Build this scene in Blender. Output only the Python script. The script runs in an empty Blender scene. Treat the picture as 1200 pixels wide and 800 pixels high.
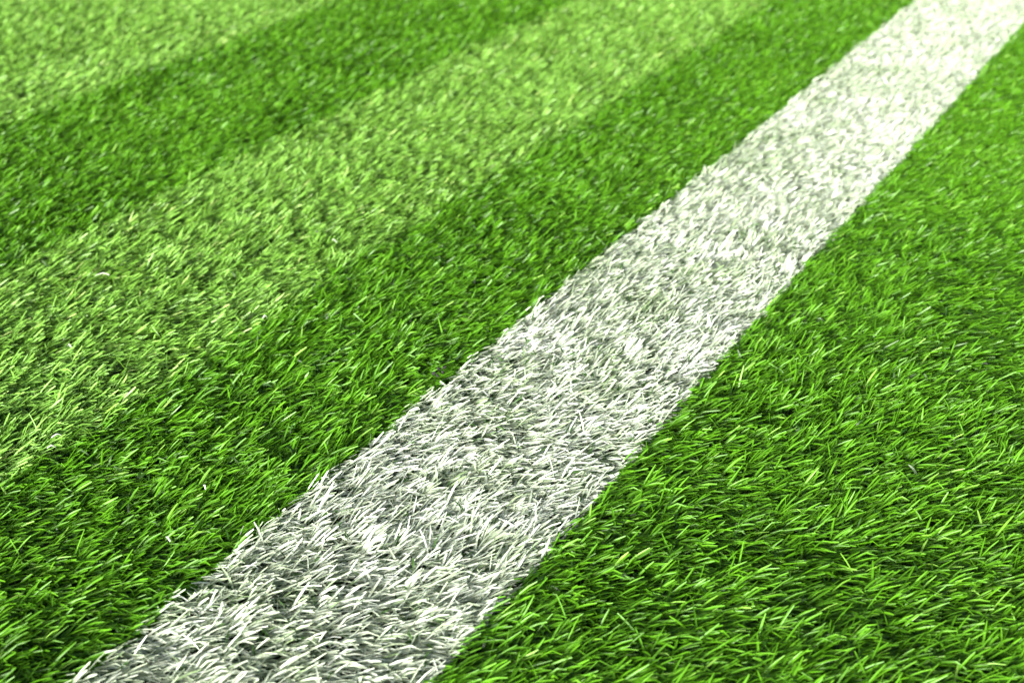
import bpy, math
import numpy as np
from mathutils import Vector

# ---------------------------------------------------------------- camera, sky, sun, exposure
sc = bpy.context.scene
R = math.radians
CANOPY = 0.009                      # height of the visible blade tips above the backing
CAM_H = 0.37 + CANOPY
PITCH = R(27.18)
cam = bpy.data.cameras.new('camera')
cam.lens = 50.0; cam.sensor_width = 36.0; cam.sensor_fit = 'HORIZONTAL'
cam.clip_start = 0.01; cam.clip_end = 1000.0
cam.dof.use_dof = True; cam.dof.focus_distance = 0.69; cam.dof.aperture_fstop = 13.0
cam_o = bpy.data.objects.new('camera', cam)
cam_o.location = (0, 0, CAM_H)
cam_o.rotation_euler = (math.pi / 2 - PITCH, 0, 0)
sc.collection.objects.link(cam_o); sc.camera = cam_o

SUN_EL, SUN_AZ = 11.0, -152.0         # azimuth clockwise from the viewing direction (+Y)
world = bpy.data.worlds.new('World'); sc.world = world; world.use_nodes = True
wn = world.node_tree.nodes; wl = world.node_tree.links
sky = wn.new('ShaderNodeTexSky'); sky.sky_type = 'NISHITA'; sky.sun_disc = False
sky.sun_elevation = R(SUN_EL); sky.sun_rotation = R(SUN_AZ)
sky.air_density = 1.0; sky.dust_density = 4.0; sky.ozone_density = 0.45
wl.new(sky.outputs[0], wn['Background'].inputs[0]); wn['Background'].inputs[1].default_value = 0.055

sun = bpy.data.lights.new('sun', 'SUN'); sun.energy = 5.0; sun.angle = R(15); sun.color = (1.0, 0.99, 0.975)
sun_o = bpy.data.objects.new('sun', sun); sc.collection.objects.link(sun_o)
d = Vector((math.sin(R(SUN_AZ)) * math.cos(R(SUN_EL)), math.cos(R(SUN_AZ)) * math.cos(R(SUN_EL)), math.sin(R(SUN_EL))))
sun_o.rotation_euler = d.to_track_quat('Z', 'Y').to_euler(); sun_o.location = (1, 3, 4)

sc.view_settings.view_transform = 'Standard'; sc.view_settings.look = 'None'
sc.view_settings.gamma = 1.0; sc.view_settings.use_curve_mapping = False
sc.view_settings.exposure = 1.7

# ---------------------------------------------------------------- helpers
rng = np.random.default_rng(7)
YAW = R(28.87)
LD = np.array([math.sin(YAW), math.cos(YAW)])          # direction of the line and of the stripes
LN = np.array([math.cos(YAW), -math.sin(YAW)])         # across, to the right
LINE = (-0.3600, -0.2380)                                # edges of the white line, metres across
STRIPES = (-0.906, -0.683, -0.495)                      # edges between the stripes

def tag(o, label=None, cat=None, group=None, kind=None):
    for k, v in (('label', label), ('category', cat), ('group', group), ('kind', kind)):
        if v: o[k] = v
    return o

def link(name, me, mat, parent=None):
    o = bpy.data.objects.new(name, me); me.materials.append(mat)
    sc.collection.objects.link(o); o.parent = parent
    return o

def value_noise(x, y, scale, seed):
    """smooth value noise in -1..1"""
    r = np.random.default_rng(seed); N = 256
    g = r.uniform(-1, 1, (N, N))
    fx, fy = x / scale + 1000.37, y / scale + 1000.71
    ix, iy = np.floor(fx).astype(int), np.floor(fy).astype(int)
    tx, ty = fx - ix, fy - iy
    tx, ty = tx * tx * (3 - 2 * tx), ty * ty * (3 - 2 * ty)
    a, b = g[ix % N, iy % N], g[(ix + 1) % N, iy % N]
    c, e = g[ix % N, (iy + 1) % N], g[(ix + 1) % N, (iy + 1) % N]
    return (a * (1 - tx) + b * tx) * (1 - ty) + (c * (1 - tx) + e * tx) * ty

# ---------------------------------------------------------------- materials
def new_mat(name):
    m = bpy.data.materials.new(name); m.use_nodes = True
    nt = m.node_tree
    return m, nt, nt.nodes['Principled BSDF'], nt.nodes['Material Output']

def yarn(name, stops, rough=0.45, spec=0.4, trans=0.22, tcol=(1.0, 1.0, 1.0)):
    m, nt, p, out = new_mat(name)
    n, l = nt.nodes, nt.links
    at = n.new('ShaderNodeAttribute'); at.attribute_name = 'shade'
    cr = n.new('ShaderNodeValToRGB'); cr.color_ramp.interpolation = 'LINEAR'
    el = cr.color_ramp.elements
    el[0].position, el[0].color = stops[0][0], (*stops[0][1], 1)
    el[1].position, el[1].color = stops[-1][0], (*stops[-1][1], 1)
    for pos, c in stops[1:-1]:
        e = el.new(pos); e.color = (*c, 1)
    l.new(at.outputs['Fac'], cr.inputs[0])
    l.new(cr.outputs[0], p.inputs['Base Color'])
    p.inputs['Roughness'].default_value = rough
    p.inputs['Specular IOR Level'].default_value = spec
    tr = n.new('ShaderNodeBsdfTranslucent')
    mul = n.new('ShaderNodeMix'); mul.data_type = 'RGBA'; mul.blend_type = 'MULTIPLY'
    mul.inputs[0].default_value = 1.0; mul.inputs[7].default_value = (*tcol, 1)
    l.new(cr.outputs[0], mul.inputs[6]); l.new(mul.outputs[2], tr.inputs[0])
    mx = n.new('ShaderNodeMixShader'); mx.inputs[0].default_value = trans
    l.new(p.outputs[0], mx.inputs[1]); l.new(tr.outputs[0], mx.inputs[2])
    l.new(mx.outputs[0], out.inputs[0])
    return m

DARK = [(0.0, (0.013, 0.055, 0.002)), (0.1, (0.020, 0.075, 0.003)), (0.14, (0.048, 0.150, 0.003)), (0.5, (0.080, 0.250, 0.006)), (0.9, (0.115, 0.315, 0.012)), (1.0, (0.22, 0.44, 0.06))]  # lowest stops are for thatch, with the shade between blades put in
LIGHT = [(0.0, (0.015, 0.055, 0.002)), (0.1, (0.025, 0.080, 0.004)), (0.14, (0.105, 0.240, 0.018)), (0.5, (0.185, 0.405, 0.055)), (0.9, (0.265, 0.510, 0.095)), (1.0, (0.40, 0.56, 0.16))]  # dark end again for thatch, imitating shade down in the pile
WHITE = [(0.0, (0.04, 0.10, 0.02)), (0.1, (0.06, 0.14, 0.03)), (0.14, (0.22, 0.33, 0.15)), (0.3, (0.46, 0.56, 0.38)), (0.7, (0.66, 0.73, 0.61)), (1.0, (0.82, 0.86, 0.82))]  # dark green end: uncoated thatch, darkened to stand for shade in the gaps
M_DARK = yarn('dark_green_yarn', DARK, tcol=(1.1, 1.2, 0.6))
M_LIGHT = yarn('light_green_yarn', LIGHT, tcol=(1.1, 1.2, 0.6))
M_WHITE = yarn('white_painted_yarn', WHITE, rough=0.5, spec=0.35, trans=0.25)

def mat_backing():
    m, nt, p, out = new_mat('dark_backing')
    n, l = nt.nodes, nt.links
    tc = n.new('ShaderNodeTexCoord'); no = n.new('ShaderNodeTexNoise'); no.inputs['Scale'].default_value = 300
    cr = n.new('ShaderNodeValToRGB')
    cr.color_ramp.elements[0].color = (0.008, 0.012, 0.006, 1); cr.color_ramp.elements[1].color = (0.03, 0.045, 0.018, 1)
    l.new(tc.outputs['Object'], no.inputs['Vector']); l.new(no.outputs[0], cr.inputs[0]); l.new(cr.outputs[0], p.inputs['Base Color'])
    bp = n.new('ShaderNodeBump'); bp.inputs['Distance'].default_value = 0.003
    l.new(no.outputs[0], bp.inputs['Height']); l.new(bp.outputs[0], p.inputs['Normal'])
    p.inputs['Roughness'].default_value = 0.9
    return m

def mat_field():
    m, nt, p, out = new_mat('far_turf')
    n, l = nt.nodes, nt.links
    tc = n.new('ShaderNodeTexCoord')
    no = n.new('ShaderNodeTexNoise'); no.inputs['Scale'].default_value = 90; no.inputs['Detail'].default_value = 6
    cr = n.new('ShaderNodeValToRGB')
    cr.color_ramp.elements[0].position = 0.3; cr.color_ramp.elements[0].color = (0.02, 0.07, 0.005, 1)
    cr.color_ramp.elements[1].position = 0.7; cr.color_ramp.elements[1].color = (0.08, 0.24, 0.012, 1)
    l.new(tc.outputs['Object'], no.inputs['Vector']); l.new(no.outputs[0], cr.inputs[0]); l.new(cr.outputs[0], p.inputs['Base Color'])
    bp = n.new('ShaderNodeBump'); bp.inputs['Distance'].default_value = 0.02
    l.new(no.outputs[0], bp.inputs['Height']); l.new(bp.outputs[0], p.inputs['Normal'])
    p.inputs['Roughness'].default_value = 0.7
    return m

# ---------------------------------------------------------------- ground sheets
def sheet(name, x0, x1, y0, y1, z, mat):
    me = bpy.data.meshes.new(name)
    me.from_pydata([(x0, y0, z), (x1, y0, z), (x1, y1, z), (x0, y1, z)], [], [(0, 1, 2, 3)])
    return tag(link(name, me, mat), kind='structure')

X0, X1, Y0, Y1 = -2.2, 2.2, -0.3, 3.6
sheet('ground', -100, 100, -100, 100, -0.004, mat_field())
sheet('turf_backing', X0, X1, Y0, Y1, 0.0, mat_backing())

# ---------------------------------------------------------------- blades of synthetic grass
def frustum_gap(x, y):
    """metres outside the ground that the lens takes in (<0: inside)"""
    side = np.abs(x) * 0.94 - (0.36 * 0.94 * y + 0.045)
    return np.maximum.reduce([side, 0.40 - y, y - 1.56])

def tufts(spacing, keep):
    nx, ny = int((X1 - X0) / spacing), int((Y1 - Y0) / spacing)
    gx, gy = np.meshgrid(np.arange(nx), np.arange(ny), indexing='ij')
    x = X0 + (gx.ravel() + 0.5 + rng.uniform(-.45, .45, gx.size)) * spacing
    y = Y0 + (gy.ravel() + 0.5 + rng.uniform(-.45, .45, gx.size)) * spacing
    k = keep(x, y)
    return x[k], y[k]

def grow(x, y, per, length, width, seg, fold, e0=(11, 14), spread=24, curve=(12, 58), az_mean=1.0, rise=24, zbase=0.0, tip=0.55, wscale=1.0):
    """filaments leaving tufts; returns V (n,rows,cols,3), shade (n,)"""
    nt_ = len(x)
    laz = R(az_mean) + 0.45 * value_noise(x, y, 0.060, 1) + 0.35 * value_noise(x, y, 0.018, 2) + rng.normal(0, R(10), nt_)
    lel = R(e0[0]) + R(e0[1]) * (0.5 * value_noise(x, y, 0.05, 3) + 0.6 * value_noise(x, y, 0.014, 4)) + rng.normal(0, R(7), nt_)
    tsh = 0.5 + 0.16 * value_noise(x, y, 0.03, 5) + 0.10 * value_noise(x, y, 0.25, 6) + rng.normal(0, .08, nt_)
    i = np.repeat(np.arange(nt_), per); n = len(i)
    az = laz[i] + rng.normal(0, R(spread), n)
    wild = rng.random(n) < 0.07
    az[wild] += rng.uniform(-2.6, 2.6, wild.sum())
    el = np.clip(lel[i] + rng.normal(0, R(9), n), R(6), R(86))
    L = (length[i] if isinstance(length, np.ndarray) else length) * rng.uniform(0.72, 1.18, n)
    kv = R(1) * rng.uniform(curve[0], curve[1], n)            # how far the blade droops along its length
    kz = rng.normal(0, R(14), n)                               # sideways bend
    W = width * rng.uniform(0.62, 1.25, n) * wscale
    roll = rng.normal(0, R(38), n); tw = rng.normal(0, R(30), n)
    px = x[i] + rng.normal(0, .0011, n); py = y[i] + rng.normal(0, .0011, n); pz = np.full(n, zbase)
    rows = seg + 1; cols = 3 if fold else 2
    V = np.empty((n, rows, cols, 3), np.float32)
    ds = L / seg
    kink = rng.random(n) < 0.12                                # some are bent over sharply
    for r in range(rows):
        t = r / seg
        e = el + R(rise) - kv * t - np.where(kink & (t > .5), R(38), 0)
        e = np.where((pz < 0.0012) & (e < 0), R(2), e)
        a = az + kz * t
        T = np.stack([np.cos(e) * np.cos(a), np.cos(e) * np.sin(a), np.sin(e)], 1)
        S = np.stack([-np.sin(a), np.cos(a), np.zeros(n)], 1)
        N = np.cross(T, S)
        q = roll + tw * t
        B = S * np.cos(q)[:, None] + N * np.sin(q)[:, None]
        Nn = N * np.cos(q)[:, None] - S * np.sin(q)[:, None]
        w = W * (1.0 if t < .8 else 1.0 - (1 - tip) * (t - .8) / .2) * 0.5
        P = np.stack([px, py, pz], 1)
        skew = (T * (W * rng.uniform(-.5, .5, n) * 0.7)[:, None]) if r == seg else 0
        V[:, r, 0] = P - B * w[:, None] - skew
        V[:, r, -1] = P + B * w[:, None] + skew
        if fold: V[:, r, 1] = P - Nn * (W * 0.20)[:, None]
        if r < seg:
            px = px + T[:, 0] * ds; py = py + T[:, 1] * ds; pz = np.maximum(pz + T[:, 2] * ds, 0.0008)
    V[..., 2] = np.maximum(V[..., 2], 0.0004)
    sh = np.clip(tsh[i] + rng.normal(0, .15, n), 0.14, 0.93)
    sh[rng.random(n) < 0.025] = 1.0
    return V, sh.astype(np.float32)

def classify(V):
    """stripe of each face: pale or dark by where the blade's upper half lies, coated white where the face lies inside the line"""
    n, rows = V.shape[:2]
    c = V[:, rows // 2:].mean(axis=(1, 2))
    u = c[:, 0] * LN[0] + c[:, 1] * LN[1]; w = c[:, 0] * LD[0] + c[:, 1] * LD[1]
    js = u + 0.004 * value_noise(w, u, 0.03, 12) + 0.004 * value_noise(w, u, 0.2, 13) + rng.normal(0, .004, len(u))
    fc = 0.5 * (V[:, :-1].mean(axis=2) + V[:, 1:].mean(axis=2))
    fu = fc[..., 0] * LN[0] + fc[..., 1] * LN[1]; fw = fc[..., 0] * LD[0] + fc[..., 1] * LD[1]
    jl = fu + 0.0007 * value_noise(fw, fu, 0.010, 11) + rng.normal(0, .0006, n)[:, None]
    k = np.zeros(n, int)                                       # 0 light far, 1 dark, 2 light, 3 dark, 4 line, 5 dark right
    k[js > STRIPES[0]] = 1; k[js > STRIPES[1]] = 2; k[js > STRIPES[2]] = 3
    k = np.repeat(k[:, None], rows - 1, 1)
    k[jl > LINE[0]] = 4; k[jl > LINE[1]] = 5
    k[(k < 4) & (jl > LINE[0])] = 3
    return k

pieces = {k: [] for k in range(6)}
def deposit(V, sh):
    k = classify(V)
    for q in range(6):
        s = (k == q).any(axis=1)
        if s.any(): pieces[q].append((V[s], sh[s], k[s] == q))

# close, where single filaments can be seen: folded, finely bent
near = lambda x, y: y + rng.normal(0, .07, len(y)) < 0.74
pile = lambda y: np.interp(y, (0.42, 0.9, 1.5), (0.0172, 0.0124, 0.0112))     # the pile lies longer and looser on this side
xa, ya = tufts(0.0057, lambda x, y: frustum_gap(x, y) < 0.05)
sel = near(xa, ya)
x, y = xa[sel], ya[sel]
deposit(*grow(x, y, 9, pile(y), 0.00085, 4, True))
x, y = xa[~sel], ya[~sel]
deposit(*grow(x, y, 12, pile(y), 0.00082, 2, False))
# low curly thatch yarn between the tufts, mostly coloured dark as gap shade
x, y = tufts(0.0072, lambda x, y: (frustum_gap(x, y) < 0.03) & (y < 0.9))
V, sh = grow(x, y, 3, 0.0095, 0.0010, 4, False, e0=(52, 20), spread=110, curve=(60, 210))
deposit(V, np.where(rng.random(len(sh)) < 0.93, sh * 0.1, sh))  # shade put into most of the thatch colour; a few keep the blade tone
# around the view: fewer, broader blades
x, y = tufts(0.012, lambda x, y: (frustum_gap(x, y) >= 0.05) & (frustum_gap(x, y) < 0.35))
deposit(*grow(x, y, 5, 0.018, 0.0026, 2, False))
x, y = tufts(0.045, lambda x, y: (frustum_gap(x, y) >= 0.35))
deposit(*grow(x, y, 4, 0.034, 0.0085, 2, False))

def build(name, parts, mat):
    vs, fs, ss, base = [], [], [], 0
    for V, sh, on in parts:
        n, rows, cols, _ = V.shape
        idx = (np.arange(n * rows * cols).reshape(n, rows, cols) + base)
        q = np.stack([idx[:, :-1, :-1], idx[:, :-1, 1:], idx[:, 1:, 1:], idx[:, 1:, :-1]], -1)[on].reshape(-1, 4)
        vs.append(V.reshape(-1, 3)); fs.append(q); ss.append(np.repeat(sh, rows * cols)); base += n * rows * cols
    v, f, s = np.concatenate(vs), np.concatenate(fs), np.concatenate(ss)
    used = np.zeros(len(v), bool); used[f.ravel()] = True
    f = (np.cumsum(used) - 1)[f]; v, s = v[used], s[used]
    me = bpy.data.meshes.new(name)
    me.vertices.add(len(v)); me.vertices.foreach_set('co', v.astype(np.float32).ravel())
    me.loops.add(f.size); me.loops.foreach_set('vertex_index', f.astype(np.int32).ravel())
    me.polygons.add(len(f)); me.polygons.foreach_set('loop_start', np.arange(0, f.size, 4, dtype=np.int32))
    me.polygons.foreach_set('use_smooth', np.ones(len(f), bool))
    a = me.attributes.new('shade', 'FLOAT', 'POINT'); a.data.foreach_set('value', s.astype(np.float32))
    me.update(calc_edges=True)
    return link(name, me, mat)

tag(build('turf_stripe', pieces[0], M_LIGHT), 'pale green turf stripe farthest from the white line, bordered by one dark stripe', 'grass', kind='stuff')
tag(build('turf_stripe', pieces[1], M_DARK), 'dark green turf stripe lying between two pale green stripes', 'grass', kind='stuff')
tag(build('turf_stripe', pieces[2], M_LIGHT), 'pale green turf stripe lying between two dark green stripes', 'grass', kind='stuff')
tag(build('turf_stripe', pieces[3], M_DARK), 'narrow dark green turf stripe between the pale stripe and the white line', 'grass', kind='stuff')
tag(build('white_line', pieces[4], M_WHITE), 'broad white line of coated blades running across the green turf', 'line', kind='stuff')
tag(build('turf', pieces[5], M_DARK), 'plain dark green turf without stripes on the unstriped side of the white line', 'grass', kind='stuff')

# ---------------------------------------------------------------- loose bits lying on the pile
def ground_at(px, py, z=CANOPY):
    """point at height z under a pixel of the 1200 x 800 photograph"""
    f = 1667.0; v = (py - 400) / f
    t = (CAM_H - z) / (math.sin(PITCH) + v * math.cos(PITCH))
    return (px - 600) / f * t, t * (math.cos(PITCH) - v * math.sin(PITCH)), z

def plain(name, col, rough):
    m, nt, p, out = new_mat(name)
    n, l = nt.nodes, nt.links
    no = n.new('ShaderNodeTexNoise'); no.inputs['Scale'].default_value = 900
    tc = n.new('ShaderNodeTexCoord'); l.new(tc.outputs['Object'], no.inputs['Vector'])
    cr = n.new('ShaderNodeValToRGB')
    cr.color_ramp.elements[0].color = (*[c * .7 for c in col], 1); cr.color_ramp.elements[1].color = (*col, 1)
    l.new(no.outputs[0], cr.inputs[0]); l.new(cr.outputs[0], p.inputs['Base Color'])
    p.inputs['Roughness'].default_value = rough
    return m
M_FIBRE = plain('white_fibre', (0.70, 0.74, 0.66), 0.4)
M_CRUMB = plain('rubber_crumb', (0.018, 0.018, 0.018), 0.85)

def fibre(px, py, ang, length, label, group, width=0.0007):
    """a short crimped flat strip, 0.25 mm thick, lying on the blade tips"""
    seg, vs, fs = 8, [], []
    b1, b2, tw = rng.uniform(-.5, .5), rng.uniform(.1, .5), rng.uniform(-.9, .9)
    for r in range(seg + 1):
        t = r / seg - .5
        a = ang + b1 * t * 2
        p = Vector((t * length * math.cos(ang) - b1 * t * t * length * math.sin(ang), t * length * math.sin(ang) + b1 * t * t * length * math.cos(ang), .0012 * math.cos(t * 3) + b2 * .001 * math.sin(t * 9)))
        q = tw * t * 2
        S = Vector((-math.sin(a) * math.cos(q), math.cos(a) * math.cos(q), math.sin(q))); N = Vector((math.sin(a) * math.sin(q), -math.cos(a) * math.sin(q), math.cos(q)))
        w = width * (0.5 if 0 < r < seg else 0.32)
        for i, j in ((-1, -1), (1, -1), (1, 1), (-1, 1)): vs.append(p + S * (w * i) + N * (0.000125 * j))
    for r in range(seg):
        for c in range(4):
            a0, a1 = r * 4 + c, r * 4 + (c + 1) % 4
            fs.append((a0, a1, a1 + 4, a0 + 4))
    fs += [(3, 2, 1, 0), tuple(seg * 4 + i for i in range(4))]
    me = bpy.data.meshes.new('loose_fibre'); me.from_pydata(vs, [], fs)
    o = link('loose_fibre', me, M_FIBRE); o.location = ground_at(px, py, CANOPY + .001)
    return tag(o, label, 'fibre', group)

PALE = 'short white loose fibre lying on the pale stripe between the dark stripes'
NARROW = 'short white loose fibre lying on the dark stripe beside the white line'
fibre(120, 322, 0.15, .0085, 'longest white loose fibre, lying flat on the pale stripe between the dark stripes', 'loose white fibres')
for px, py, a, L in ((392, 283, 2.2, .006), (82, 406, 2.4, .004), (310, 372, .9, .003)): fibre(px, py, a, L, PALE, 'loose fibres on the pale stripe')
for px, py, a, L in ((66, 511, .6, .005), (197, 632, 2.2, .0045), (240, 571, 2.0, .004), (60, 524, .3, .004)): fibre(px, py, a, L, NARROW, 'loose fibres beside the line')

def crumb(px, py, size, label, group):
    import bmesh
    bm = bmesh.new(); bmesh.ops.create_icosphere(bm, subdivisions=2, radius=size / 2)
    st = Vector(rng.uniform(.65, 1.25, 3)); k = [Vector(rng.normal(0, 1, 3)).normalized() for _ in range(6)]
    for v in bm.verts:
        d_ = v.co.normalized()
        m_ = min([1.0] + [.62 / max(d_.dot(q), 1e-3) for q in k])            # planar chips knocked off
        v.co = Vector((v.co.x * st.x, v.co.y * st.y, v.co.z * st.z)) * m_
    me = bpy.data.meshes.new('rubber_granule'); bm.to_mesh(me); bm.free()
    o = link('rubber_granule', me, M_CRUMB); o.location = ground_at(px, py, CANOPY - .001)
    o.rotation_euler = tuple(rng.uniform(0, 6, 3))
    return tag(o, label, 'granule', group)
for px, py, z in ((509, 437, .0030), (515, 432, .0034), (521, 430, .0026), (513, 440, .0022), (519, 436, .0020)):
    crumb(px, py, z, 'dark grey rubber granule in the little clump beside the white line', 'rubber granules in the clump')
